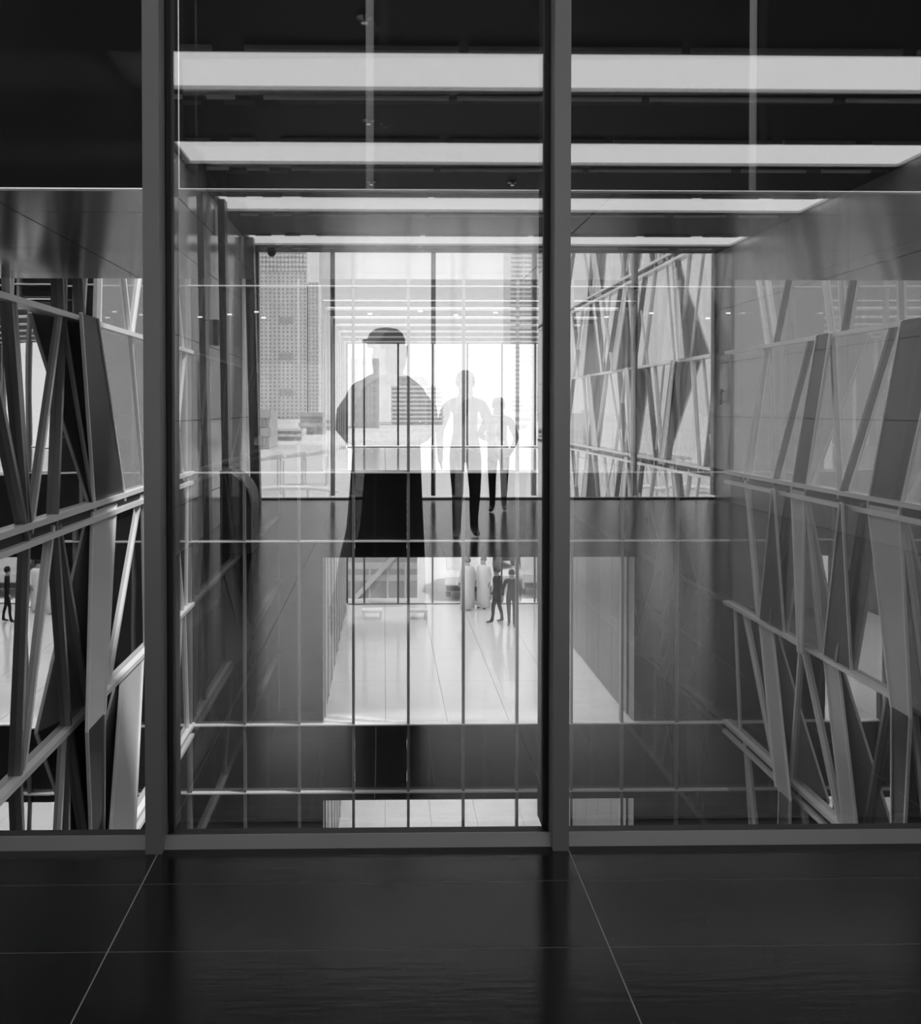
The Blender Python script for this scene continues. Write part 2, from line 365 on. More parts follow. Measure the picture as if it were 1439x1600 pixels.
# ---- folded lattice side walls
RAILS = [5.16, 5.08, 2.46, -0.14, -2.78, -5.40, -8.02]
def lattice(nm_, label, X, rows_, yspan, z_for=None, rails=RAILS, mirrored=False):
    """rows_: {row index: [(px at top rail, px at bottom rail, kind)]}. kind: b bright bar, d dark bar, t thin line,
    U/D open a folded column facing up/down, closed by the next entry"""
    s = -1 if X > 0 else 1                      # inward normal
    w = root(nm_, label, 'wall', 'structure')
    n = Vector((s, 0, 0))
    def depth(px, p):
        Xp = X + s * p; return Y_on(px, Xp) if not mirrored else M(Y_on(px, Xp))
    ya, yb = yspan
    def pane_mat(i, e0, e1):
        if mirrored: return 'solar_bright'
        if X > 0: return 'solar_pale' if i <= 2 else ('solar_mid' if i == 3 else 'solar')
        return 'solar_pale' if i <= 2 and e0[3] and e0[3] > 150 else 'solar'
    for i, es in rows_.items():
        zt, zb = rails[i], rails[i + 1]
        E = []
        for (pt, pb, k) in es: E.append((depth(pt, 0), depth(pb, 0), k, pt, pb))
        E.sort(key=lambda e: e[0] + e[1])
        full = [(ya, ya, 'e', None, None)] + E + [(yb, yb, 'e', None, None)]
        for e0, e1 in zip(full[:-1], full[1:]):
            if e1[0] - e0[0] < 0.02 and e1[1] - e0[1] < 0.02: continue
            tilt = random.uniform(-0.004, 0.004); tz = random.uniform(-0.006, 0.006)
            pts = [(X + tilt + tz, e0[0], zt), (X - tilt + tz, e1[0], zt), (X - tilt - tz, e1[1], zb), (X + tilt - tz, e0[1], zb)]
            if e1[0] - e0[0] < 0.02: pts = [pts[0], pts[2], pts[3]]
            elif e1[1] - e0[1] < 0.02: pts = [pts[0], pts[1], pts[2]]
            slab('pane', pts, n, 0.03, pane_mat(i, e0, e1), w)
        for (d0, d1, k, pt, pb) in E:
            if k in 'bdt':
                ww, h, mt = dict(b=(0.055, 0.05, 'frame'), d=(0.065, 0.07, 'framed'), t=(0.03, 0.03, 'frame'))[k]
                bar('mullion', (X, d0, zt), (X, d1, zb), n, ww, h, mt, w)
        for a, c in zip(es[:-1], es[1:]):
            if a[2] in 'UD':
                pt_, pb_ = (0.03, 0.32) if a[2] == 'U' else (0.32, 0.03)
                A = [Vector((X + s * pt_, depth(a[0], pt_), zt)), Vector((X + s * pt_, depth(c[0], pt_), zt)),
                     Vector((X + s * pb_, depth(c[1], pb_), zb)), Vector((X + s * pb_, depth(a[1], pb_), zb))]
                Bk = [Vector((X - s * 0.02, depth(q, 0), v.z)) for v, q in zip(A, (a[0], c[0], c[1], a[1]))]
                fs = [(0, 1, 2, 3), (7, 6, 5, 4), (0, 4, 5, 1), (1, 5, 6, 2), (2, 6, 7, 3), (3, 7, 4, 0)]
                me = mesh('folded_column', A + Bk, fs)
                bm = bmesh.new(); bm.from_mesh(me); bmesh.ops.recalc_face_normals(bm, faces=bm.faces); bm.to_mesh(me); bm.free()
                obj('folded_column', me, 'column' if a[2] == 'U' or mirrored else 'shaded_fold', w)
                bar('column_edge', A[0], A[3], n, 0.03, 0.02, 'frame', w); bar('column_edge', A[1], A[2], n, 0.03, 0.02, 'frame', w)
    for i, z in enumerate(rails):
        if i % 2 == 1:
            for zz in (z + 0.10, z - 0.10): bar('rail', (X, ya, zz), (X, yb, zz), n, 0.07, 0.10, 'frame', w)
            bar('rail_groove', (X, ya, z), (X, yb, z), n, 0.13, 0.02, 'gasket', w)
        else: bar('rail', (X, ya, z), (X, yb, z), n, 0.07, 0.10, 'frame', w)
    return w
RR = {
 1: [(1168, 1199, 'b'), (1182, 1212, 'b'), (1262, 1214, 'd'), (1268, 1300, 'b'), (1302, 1318, 'b'), (1365, 1321, 'd'), (1400, 1408, 'b')],
 2: [(1196, 1164, 't'), (1199, 1172, 'b'), (1203, 1210, 't'), (1270, 1213, 'd'), (1276, 1238, 'D'), (1297, 1260, 'x'), (1301, 1315, 'b'), (1399, 1318, 'd'), (1408, 1358, 'D'), (1475, 1408, 'x')],
 3: [(1168, 1188, 'b'), (1208, 1189, 'D'), (1210, 1228, 'x'), (1236, 1209, 'd'), (1238, 1250, 'U'), (1258, 1256, 'x'), (1260, 1288, 'b'), (1314, 1290, 'D'), (1317, 1334, 'x'), (1355, 1314, 'd'), (1358, 1397, 'U'), (1408, 1427, 'x'), (1410, 1455, 'b')],
 4: [(1150, 1160, 't'), (1166, 1217, 'b'), (1189, 1216, 'U'), (1209, 1239, 'x'), (1256, 1241, 'b'), (1258, 1322, 'b'), (1291, 1328, 'U'), (1313, 1352, 'x'), (1396, 1356, 'd'), (1398, 1400, 'D'), (1427, 1416, 'x'), (1429, 1475, 'b')],
 5: [(1167, 1183, 't'), (1170, 1196, 'b'), (1222, 1219, 'D'), (1239, 1238, 'x'), (1256, 1300, 'b'), (1330, 1330, 'b')],
}
for k in RR: RR[k] = [e for e in RR[k]]
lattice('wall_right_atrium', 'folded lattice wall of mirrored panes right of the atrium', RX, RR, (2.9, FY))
LL = {
 1: [(8, 11, 'b'), (30, 14, 'b'), (86, 93, 'd'), (100, 96, 'd'), (112, 125, 'd'), (146, 127, 'b'), (160, 153, 'b'), (172, 202, 'b'), (236, 205, 'b'), (262, 285, 'b')],
 2: [(-40, 35, 'd'), (11, 37, 'd'), (16, 39, 'd'), (92, 43, 'b'), (96, 80, 'd'), (99, 146, 't'), (127, 147, 'D'), (153, 195, 'x'), (204, 224, 't'), (262, 284, 'b'), (288, 268, 'b')],
 3: [(36, 20, 'd'), (78, 29, 'b'), (81, 100, 'd'), (85, 132, 'd'), (143, 133, 'U'), (180, 161, 'x'), (217, 164, 'b'), (221, 226, 't'), (268, 283, 'b'), (292, 290, 't')],
 4: [(20, 32, 'd'), (95, 73, 'b'), (98, 94, 'd'), (102, 140, 'd'), (133, 141, 'D'), (160, 158, 'x'), (188, 160, 'U'), (222, 205, 'x'), (280, 269, 'b'), (285, 290, 'b')],
 5: [(32, 10, 'd'), (80, 110, 'd'), (160, 120, 'd'), (170, 215, 'b')],
}
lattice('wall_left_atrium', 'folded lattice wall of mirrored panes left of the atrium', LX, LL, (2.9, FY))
# the same lattice goes on outside, past the end window behind the camera
OUT = {}
pxs = [884, 896, 908, 919, 931, 944, 956, 968, 981, 994, 1008, 1022, 1040, 1058, 1078, 1098, 1120, 1150]
for i in range(0, 6):
    es = []
    for j, p in enumerate(pxs):
        q = p + (17 if (i + j // 2) % 2 else -17) * (p - 600) / 420 + random.uniform(-5, 5)
        k = 'd' if j % 3 == 1 else ('b' if j % 3 else 't')
        es.append((p + random.uniform(-4, 4), q, k))
        if j % 5 == 2: es.append((p + 9, q + 6, 'U' if i % 2 else 'D')); es.append((p + 13, q + 14, 'x'))
    OUT[i] = es
lattice('wall_outer', 'pale folded lattice facade outside the mirrored end window', RX, OUT, (M(42), M(14.0)), rails=[7.70, 5.08, 2.46, -0.14, -2.78, -5.40, -8.02], mirrored=True)

for nm_, X_, sg, lab in (('plinth', LX, 1, 'left'), ('plinth', RX, -1, 'right')):
    w = root(nm_, 'dark plinth under the lattice wall on the %s of the atrium' % lab, 'plinth', 'structure')
    for k in range(4): box('plinth_panel', min(X_, X_ - sg * .2), max(X_, X_ - sg * .2), 2.9 + 3.95 * k, 2.9 + 3.95 * (k + 1) - 0.01, -10.5, -8.05, 'alu_dark', w)
# ---- far curtain wall with stacked corridors behind it
FXL, FXR, FYB = -1.28, 5.27, 30.3
cw = root('window_3', 'far curtain wall with thin pale frame grid across the atrium', 'window', 'structure')
mx = [X_at(p, FY) for p in (297, 382, 467, 552, 638, 724, 808, 893, 972, 1058, 1142)]
zr = [5.15, Z_at(448, FY), Z_at(738, FY), Z_at(845, FY), Z_at(1130, FY), Z_at(1235, FY), -10.4]
for x in mx: box('mullion', x - 0.028, x + 0.028, FY - 0.10, FY + 0.05, -10.4, 5.15, 'alu', cw)
for z in zr[1:-1]: box('transom', LX, RX, FY - 0.12, FY + 0.05, z - 0.013, z + 0.013, 'frame', cw)
zsp1, zsp2 = Z_at(871, FY), Z_at(1250, FY)
ztop = 3.55
solid = [(ztop, 5.15), (zr[2] - 1e-3, ztop), (zsp1, zr[2]), (zr[4], zsp1), (zsp2, zr[4]), (-10.4, zsp2)]
for bi, (a, b_) in enumerate(zip(mx[:-1], mx[1:])):
    cx = (a + b_) / 2
    for si, (z0, z1) in enumerate(solid):
        room = si in (1, 3, 5)
        if not room: box('spandrel_panel', a + 0.03, b_ - 0.03, FY, FY + 0.02, z0, z1, 'dark_glass', cw)
        else:
            lo, hi = max(a + 0.03, FXL), min(b_ - 0.03, FXR)
            if hi - lo > 0.05: box('pane', lo, hi, FY, FY + 0.012, z0, z1, 'clear', cw)
            if a + 0.03 < FXL: box('dark_panel', a + 0.03, min(b_ - 0.03, FXL), FY, FY + 0.02, z0, z1, 'dark_glass', cw)
            if b_ - 0.03 > FXR: box('dark_panel', max(a + 0.03, FXR), b_ - 0.03, FY, FY + 0.02, z0, z1, 'dark_glass', cw)
LV = [(0.0, ZC, 'level with ours'), (Z_at(1130, FY) - 0.02, zsp1, 'one storey down'), (-10.45, zsp2, 'two storeys down')]
for li, (z0, z1, nml) in enumerate(LV):
    f = root('floor', 'polished floor of the far corridor ' + nml, 'floor', 'structure')
    for k in range(5):
        a = FXL + (FXR - FXL) * k / 5; b_ = FXL + (FXR - FXL) * (k + 1) / 5
        for j in range(4):
            y0 = FY + 0.06 + (FYB - FY - 0.06) * j / 4; y1 = FY + 0.06 + (FYB - FY - 0.06) * (j + 1) / 4
            box('tile', a + 0.004, b_ - 0.004, y0 + 0.004, y1 - 0.004, z0 - 0.05, z0, 'pale_floor', f)
    box('screed', FXL, FXR, FY + 0.06, FYB, z0 - 0.3, z0 - 0.03, 'joint', f)
    c = root('ceiling', 'dark ceiling of the far corridor ' + nml, 'ceiling', 'structure')
    yy = FY + 0.06
    for k in range(6):
        ya = FY + 0.75 + k * 1.92; yb_ = ya + 0.65
        box('panel', FXL, FXR, yy, ya, z1, z1 + 0.05, 'ceil', c); yy = yb_
        t = root('ceiling_light', '%s light strip from the atrium in the far corridor %s (lower storeys: added, unseen)' % (['first', 'second', 'third', 'fourth', 'fifth', 'sixth'][k], nml), 'light', group='light strips of the far corridors, lower ones added unseen')
        box('diffuser', FXL + 0.05, FXR - 0.05, ya + 0.015, yb_ - 0.015, z1 + 0.05, z1 + 0.07, 'strip' if li == 0 else 'strip_boost', t)  # lower storeys: unseen strips added, made brighter to light their floors
        box('side', FXL, FXR, ya, ya + 0.015, z1, z1 + 0.07, 'trough', t); box('side', FXL, FXR, yb_ - 0.015, yb_, z1, z1 + 0.07, 'trough', t)
    if yy < FYB: box('panel', FXL, FXR, yy, FYB, z1, z1 + 0.05, 'ceil', c)
    for side, X0, X1 in (('left', FXL - 0.15, FXL), ('right', FXR, FXR + 0.15)):
        w = root('wall_%s' % side, 'wall of upright bands, %s side of the far corridor %s' % (side, nml), 'wall', 'structure')
        box('backing', X0, X1, FY + 0.02, FYB, z0 - 0.3, z1 + 0.1, 'alu_dark', w)
        for k in range(9):
            y0 = FY + 0.5 + k * 1.27
            xa, xb = (X1, X1 + 0.03) if side == 'left' else (X0 - 0.03, X0)
            box('reflection_or_panel', xa, xb, y0, y0 + (0.22 if side == 'left' else 1.25), z0 + 0.02, z1 - 0.02, 'white' if side == 'left' else ('stone' if li == 0 else 'alu_dark'), w)  # left: white bands stand in for reflections in the wall; right: plain panels
    xs2 = [FXL + 0.03] + [X_at(p, FYB) for p in (569, 622, 676, 730, 784, 836)] + [FXR - 0.03]
    xs2 = [x for x in xs2 if x <= FXR - 0.02]
    glazing('window_%d' % (4 + li), 'far end window of the corridor ' + nml, FYB, xs2, z0, z1, 0.12, -1, mat_pane='tint', zs=())
for k, (px, py) in enumerate(((313, 497), (359, 493), (401, 489), (412, 498), (578, 492), (657, 488), (712, 494), (774, 490), (947, 497), (1017, 491), (1105, 499), (1137, 491))):
    p = at_y(px, py, FY - 0.30)
    t = root('spot_lamp', 'tiny lit spot lamp before the far curtain wall, %s counting from the left' % ['first', 'second', 'third', 'fourth', 'fifth', 'sixth', 'seventh', 'eighth', 'ninth', 'tenth', 'eleventh', 'twelfth'][k], 'lamp', group='spot lamps at the far curtain wall', loc=p)
    box('head', -.05, .05, -.03, .03, .0, .04, 'alu_dark', t); box('lens', -.045, .045, -.035, -.03, .004, .034, 'strip', t)
    box('rod', -.006, .006, .03, .30, .015, .027, 'alu_dark', t)
# atrium ground and closing end walls
ag = root('floor_atrium', 'pale stone floor at the bottom of the atrium', 'floor', 'structure')
for k in range(6):
    for j in range(5):
        box('tile', LX + (RX - LX) * k / 6 + 0.005, LX + (RX - LX) * (k + 1) / 6 - 0.005, 2.9 + 3.15 * j + 0.005, 2.9 + 3.15 * (j + 1) - 0.005, -10.5, -10.45, 'stone_floor', ag)
# underside of our own storey, seen from the atrium
us = root('slab_edge', 'dark slab edge under the glass partition', 'slab', 'structure')
box('fascia', LX, RX, 2.66, 2.76, -10.5, -0.10, 'alu_dark', us)

# ================================================================== PEOPLE
def build_person(name, label, loc, rz, J, Ed, mats, group=None, extra=None, cat='person'):
    """J: joint -> (x,y,z,radius[,radius2]); body grown as one skin over the joints, then frozen"""
    names = list(J); idx = {n_: i for i, n_ in enumerate(names)}
    me = mesh('body', [J[n_][:3] for n_ in names], [])
    me.edges.add(len(Ed))
    for e, (a, b_) in zip(me.edges, Ed): e.vertices = (idx[a], idx[b_])
    me.update()
    tmp = bpy.data.objects.new('tmp', me); C.objects.link(tmp)
    mod = tmp.modifiers.new('s', 'SKIN'); mod.use_smooth_shade = True
    if not me.skin_vertices: me.skin_vertices.new()
    sv = me.skin_vertices[0].data
    for n_, i in idx.items():
        j = J[n_]; sv[i].radius = (j[3], j[4] if len(j) > 4 else j[3]); sv[i].use_root = (n_ == 'pelvis')
    ss = tmp.modifiers.new('u', 'SUBSURF'); ss.levels = 2; ss.render_levels = 2
    dg = bpy.context.evaluated_depsgraph_get()
    bm_ = bpy.data.meshes.new_from_object(tmp.evaluated_get(dg))
    bpy.data.objects.remove(tmp)
    bm_.materials.clear()
    for m_ in ('cloth_dark', 'skin', 'shoe', 'cloth_grey', 'cloth_white'): bm_.materials.append(MT[m_])
    for p in bm_.polygons:
        p.use_smooth = True; p.material_index = mats(p.center)
    r = root(name, label, cat, group=group, loc=loc); r.rotation_euler = (0, 0, rz)
    bd = obj('body', bm_, None, r)
    return r
def stand_joints(h=1.75, lf=(-0.10, 0.0), rf=(0.10, 0.0), lk=None, rk=None, la=None, ra=None, w=1.0):
    s = h / 1.75
    J = dict(pelvis=(0, 0, .95, .15 * w, .11), waist=(0, 0, 1.10, .14 * w, .10), chest=(0, 0, 1.30, .17 * w, .115), upper=(0, 0, 1.42, .13 * w, .09), neck=(0, 0.01, 1.50, .058), head0=(0, .02, 1.57, .075, .085),
             head1=(0, .02, 1.65, .085, .10), head2=(0, .01, 1.715, .06, .07), nose=(0, .115, 1.615, .014))
    for sd, f, k in ((-1, lf, lk), (1, rf, rk)):
        t = 'l' if sd < 0 else 'r'
        kx, ky, kz = k if k else ((sd * .1 + f[0]) / 2, f[1] * .5 + .03, .50)
        fz = f[2] if len(f) > 2 else 0.0
        J[t + 'hip'] = (sd * .095, 0, .88, .095)
        J[t + 'knee'] = (kx, ky, kz, .065)
        J[t + 'calf'] = ((kx + f[0]) / 2, (ky + f[1]) / 2 - .02, (kz + .09 + fz) / 2 + .03, .058)
        J[t + 'ankle'] = (f[0], f[1], .085 + fz, .042)
        J[t + 'heel'] = (f[0], f[1] - .03, .045 + fz, .042)
        J[t + 'ball'] = (f[0] + sd * .015, f[1] + .12, .035 + fz, .042, .032)
        J[t + 'toe'] = (f[0] + sd * .02, f[1] + .19, .03 + fz, .034, .026)
    for sd, a in ((-1, la), (1, ra)):
        t = 'l' if sd < 0 else 'r'
        el, wr = a if a else ((sd * .27, -.04, 1.14), (sd * .27, .06, .90))
        J[t + 'shoulder'] = (sd * .185 * w, 0, 1.415, .072)
        J[t + 'elbow'] = (*el, .048)
        J[t + 'wrist'] = (*wr, .034)
        d = (Vector(wr) - Vector(el)).normalized()
        pm = Vector(wr) + d * .06; J[t + 'palm'] = (*pm, .036, .022)
        sx = Vector((0, 1, 0)) if abs(d.y) < .7 else Vector((0, 0, 1))
        for q in range(4):
            b0 = pm + d * .04 + sx * (.022 * (q - 1.5)); ln = (.055, .066, .062, .048)[q]
            J['%sf%da' % (t, q)] = (*b0, .010); J['%sf%db' % (t, q)] = (*(b0 + d * ln + Vector((-sd * .012, 0, 0))), .008)
        th = pm - d * .02 + sx * .042; J[t + 'tha'] = (*th, .011); J[t + 'thb'] = (*(th + d * .05 + sx * .015), .009)
    Ed = [('pelvis', 'waist'), ('waist', 'chest'), ('chest', 'upper'), ('upper', 'neck'), ('neck', 'head0'), ('head0', 'head1'), ('head1', 'head2'), ('head0', 'nose')]
    for t in 'lr':
        Ed += [('pelvis', t + 'hip'), (t + 'hip', t + 'knee'), (t + 'knee', t + 'calf'), (t + 'calf', t + 'ankle'), (t + 'ankle', t + 'heel'), (t + 'ankle', t + 'ball'), (t + 'ball', t + 'toe'),
               ('upper', t + 'shoulder'), (t + 'shoulder', t + 'elbow'), (t + 'elbow', t + 'wrist'), (t + 'wrist', t + 'palm'), (t + 'palm', t + 'tha'), (t + 'tha', t + 'thb')]
        for q in range(4): Ed += [(t + 'palm', '%sf%da' % (t, q)), ('%sf%da' % (t, q), '%sf%db' % (t, q))]
    J = {k: tuple(x * s for x in v) for k, v in J.items()}
    return J, Ed, s
def skinzones(s, J, top=0):
    hands = [Vector(J[t + 'palm'][:3]) for t in 'lr']
    def f(c):
        if c.z > 1.49 * s: return 1
        if any((c - h_).length < .11 * s for h_ in hands): return 1
        if c.z < .10 * s: return 2
        return top if c.z > .95 * s else 0
    return f
def head_extras(r, s, J, hair='cap_hair', cap=False, turn=0.0):
    cx, cy, cz = J['head1'][:3]
    hr = lathe('hair', [(.001, .128 * s), (.05 * s, .12 * s), (.085 * s, .09 * s), (.102 * s, .045 * s), (.106 * s, .0), (.098 * s, -.035 * s), (.085 * s, -.045 * s)][::-1], 'hair', r, 18, 1.0, 1.06)
    hr.location = (cx, cy - .02 * s, cz + .005)
    hr.rotation_euler = (math.radians(12), 0, 0)
    for sd in (-1, 1):
        e = lathe('eye', [(.002, -.008), (.009, -.005), (.011, 0), (.009, .005), (.002, .008)], 'hair', r, 8)
        e.location = (cx + sd * .034 * s, cy + .088 * s, cz - .01); e.scale = (s, s, s)
        k = lathe('ear', [(.004, -.03), (.014, -.015), (.016, .01), (.006, .03)], 'skin', r, 8, .6, 1.2)
        k.location = (cx + sd * .088 * s, cy - .005, cz - .02); k.scale = (s, s, s)
    m_ = lathe('mouth', [(.004, -.004), (.02, 0), (.004, .004)], 'cloth_grey', r, 8, 1.1, .3)
    m_.location = (cx, cy + .086 * s, cz - .085 * s); m_.scale = (s, s, s)

# -- the person with the camera (stands just behind the lens)
PY = -0.24
J, Ed, s = stand_joints(1.72, lf=(-.30, .04), rf=(.20, -.02), la=((-.265, -.02, 1.18), (-.17, .10, 1.12)), ra=((.275, -.02, 1.20), (.17, .10, 1.12)), w=1.0)
ang = math.radians(62)     # head turned towards the photo's left
hc = Vector((0, .02 * s))
for k in ('head0', 'head1', 'head2', 'nose'):
    v = J[k]; dx, dy = v[0], v[1] - .012 * s
    J[k] = (dx * math.cos(ang) - dy * math.sin(ang) , dx * math.sin(ang) + dy * math.cos(ang) + .012 * s, v[2] + .02, *v[3:])
ph = build_person('person', 'person in a long dark robe and cap, elbows out, mirrored in the glass centre', (0.015, PY, 0), 0, J, Ed, skinzones(s, J))
hd = bpy.data.objects.new('head_dress', None)
cx, cy, cz = J['head1'][:3]
cap = lathe('cap', [(.112, -.02), (.116, .0), (.114, .03), (.10, .065), (.07, .09), (.03, .10), (.002, .102)], 'hair', ph, 20, 1.02, 1.02); cap.location = (cx + .005, cy, cz + .03)
br = slab('cap_brim', [(-.07, .0, 0), (-.075, -.08, 0), (-.11, -.13, -.005), (0, -.16, -.008), (.11, -.13, -.005), (.075, -.08, 0), (.07, 0, 0)], (0, 0, 1), .012, 'hair', cap)
br.location = (.01, 0, .03); br.rotation_euler = (0, 0, math.radians(-78))
bh = lathe('hair', [(.07, -.17), (.095, -.10), (.106, -.03), (.108, .02)], 'hair', ph, 18, 1, 1); bh.location = (cx + .03, cy - .01, cz)
def roff(z): return (-.02 * (1 - z / 1.0), 0)
lathe('robe', [(.262, .09), (.262, .12), (.25, .37), (.228, .70), (.215, .92), (.205, 1.10), (.20, 1.22), (.215, 1.34), (.20, 1.42), (.13, 1.475), (.07, 1.50)], 'cloth_dark', ph, 28, 1.0, .72, off=roff)
for t, sd in (('l', -1), ('r', 1)):
    a, b_, c_ = (Vector(J[t + q][:3]) for q in ('shoulder', 'elbow', 'wrist'))
    a = a * .96
    vs = [a, (a + b_) / 2 + Vector((sd * .03, 0, 0)), b_, (b_ + c_) / 2 + Vector((0, 0, -.015)), c_]
    rad = (.075, .066, .058, .058, .055)
    pts, fs = [], []
    for i, p in enumerate(vs):
        tdir = (vs[min(i + 1, 4)] - vs[max(i - 1, 0)]).normalized(); u = tdir.orthogonal().normalized(); v = tdir.cross(u)
        for k in range(12):
            an = 2 * math.pi * k / 12; pts.append(p + u * rad[i] * math.cos(an) + v * rad[i] * math.sin(an))
    # align rings by nearest start
    for i in range(4):
        r0 = pts[i * 12:(i + 1) * 12]; r1 = pts[(i + 1) * 12:(i + 2) * 12]
        tdir = (vs[i + 1] - vs[i]).normalized()
        best = min(range(24), key=lambda q: sum(((r1[(q + k) % 12] if q < 12 else r1[(q - k) % 12]) - r0[k] - (vs[i + 1] - vs[i])).length for k in range(12)))
        pts[(i + 1) * 12:(i + 2) * 12] = [r1[(best + k) % 12] if best < 12 else r1[(best - k) % 12] for k in range(12)]
    for i in range(4):
        for k in range(12):
            x_, y_ = i * 12 + k, i * 12 + (k + 1) % 12; fs.append((x_, y_, y_ + 12, x_ + 12))
    me = mesh('sleeve', pts, fs)
    for p in me.polygons: p.use_smooth = True
    obj('sleeve', me, 'cloth_dark', ph)
for sd, fx, fy in ((-1, -.30, .04), (1, .20, -.02)):
    sh = lathe('shoe', [(.05, 0), (.056, .02), (.054, .06), (.046, .09)], 'shoe', ph, 14, 1.0, 2.2); sh.location = (fx * s, fy * s + .05, 0)
hx = root('handheld_camera', 'small dark camera held at chest height by the robed person', 'camera', loc=(0, -0.075, EYE - .12))
box('body', -.065, .065, -.02, .02, -.04, .04, 'gasket', hx)
ln_ = lathe('lens', [(.026, 0), (.026, .03), (.022, .034)], 'alu_dark', hx); ln_.rotation_euler = (-math.pi / 2, 0, 0); ln_.location = (0, .018, 0)

# -- walker some way behind
d = 8.89
J, Ed, s = stand_joints(1.63, lf=(-.10, .12), rf=(.11, -.16), lk=(-.09, .12, .50), rk=(.10, .06, .48), la=((-.27, -.08, 1.14), (-.26, -.10, .88)), ra=((.27, .06, 1.14), (.25, .16, .92)))
wk = build_person('person', 'person in dark trousers walking, right of the robed person in the glass', (X_at(727, d), M(d), 0), 0, J, Ed, skinzones(s, J, 3))
head_extras(wk, s, J)
# -- smaller person in dark clothes further back
d = 11.2
J, Ed, s = stand_joints(1.40, lf=(-.09, .05), rf=(.08, -.14), la=((-.30, 0, 1.18), (-.16, .12, 1.12)), ra=((.28, -.02, 1.14), (.20, .1, .95)))
kd = build_person('person', 'short person in dark clothes with a white waist bag before the end window', (X_at(779, d), M(d), 0), math.radians(10), J, Ed, skinzones(s, J))
head_extras(kd, s, J)
lathe('waist_bag', [(.10, .70), (.125, .72), (.13, .78), (.11, .80)], 'cloth_white', kd, 18, 1.05, .95)
# -- two people on the storey below, and one in white
zf = LV[1][0]
d = 27.6
J, Ed, s = stand_joints(1.72, lf=(-.16, .10), rf=(.14, -.12))
p1 = build_person('person', 'dark figure walking on the lower storey, next to the window cars', (X_at(777, d), d, zf), math.radians(60), J, Ed, skinzones(s, J))
head_extras(p1, s, J)
J, Ed, s = stand_joints(1.70, lf=(-.08, .06), rf=(.08, -.10))
p2 = build_person('person', 'dark figure on the lower storey, right of its walking companion', (X_at(800, d - .4), d - .4, zf), math.radians(170), J, Ed, skinzones(s, J))
head_extras(p2, s, J)
for k, (x_, lab) in enumerate(((2.75, 'left one of two near the lower far window'), (3.3, 'right one of two near the lower far window'))):
    J, Ed, s = stand_joints(1.72)
    pp = build_person('person', 'person in a long white robe, ' + lab, (x_, 29.4 + .2 * k, zf), math.radians(20 + 120 * k), J, Ed, (lambda z_: lambda c: 4 if z_(c) in (0, 3) else z_(c))(skinzones(s, J)))
    head_extras(pp, s, J)
    lathe('robe', [(.24, .06), (.23, .5), (.235, .95), (.225, 1.2), (.215, 1.36), (.15, 1.43), (.06, 1.47)], 'cloth_white', pp, 20, 1.05, .75)
# white benches on the lower storey
for px, lab in ((581, 'left of the dark mullion'), (652, 'right of the dark mullion')):
    d = 28.2
    bn = root('bench', 'low white bench on the lower storey floor, ' + lab, 'bench', group='white benches', loc=(X_at(px, d), d, zf))
    box('seat', -.32, .32, -.2, .2, .22, .30, 'white', bn)
    for sx in (-.27, .27): box('leg', sx - .04, sx + .04, -.18, .18, 0, .22, 'white', bn)

# ================================================================== OUTSIDE
gz = -5.6
g1 = tag(box('ground', -900, 900, FYB + 0.3, 1500, gz - .3, gz, 'ground'), 'pale paved ground beyond the far windows', 'ground', 'structure')
g2 = tag(box('ground', -900, 900, -1500, YB - 0.3, gz - .3, gz, 'ground'), 'pale city ground outside the mirrored end window', 'ground', 'structure')
def facade(name, label, px0, px1, zt, d, mirrored, rows_, cols_, win=(.5, .5), mat='concrete', wmat='window', depth=30, style='dots', crown=None):
    Y = M(d) if mirrored else d; sg = 1 if mirrored else -1     # direction of the face towards us
    x0, x1 = X_at(px0, d), X_at(px1, d)
    r = root(name, label, 'building')
    box('block', x0, x1, min(Y, Y - sg * depth), max(Y, Y - sg * depth), gz, zt, mat, r)
    fh = (zt - gz) / rows_; fw = (x1 - x0) / cols_
    if style == 'dots':
        vs, fs = [], []
        for i in range(rows_):
            for j in range(cols_):
                cx_, cz_ = x0 + (j + .5) * fw, gz + (i + .5) * fh
                k = len(vs); hw, hh = fw * win[0] / 2, fh * win[1] / 2
                for yy_ in (Y - sg * .3, Y + sg * .12):
                    vs += [(cx_ - hw, yy_, cz_ - hh), (cx_ + hw, yy_, cz_ - hh), (cx_ + hw, yy_, cz_ + hh), (cx_ - hw, yy_, cz_ + hh)]
                fs += [tuple(k + q for q in f) for f in BF]
        w = obj('windows', mesh('windows', vs, fs), wmat, r); w['kind'] = 'stuff'
    else:
        me = box_me('floor_band', x0 - .4, x1 + .4, -.9, .9, -fh * .22, fh * .22)
        me2 = box_me('window', -fw * .44, fw * .44, -.25, .25, -fh * .25, fh * .25)
        for i in range(rows_):
            o = obj('floor_band', me, mat, r); o.location = (0, Y, gz + (i + .95) * fh)
            for j in range(cols_):
                o = obj('window', me2, wmat, r); o.location = (x0 + (j + .5) * fw, Y, gz + (i + .5) * fh)
    return r, x0, x1, Y
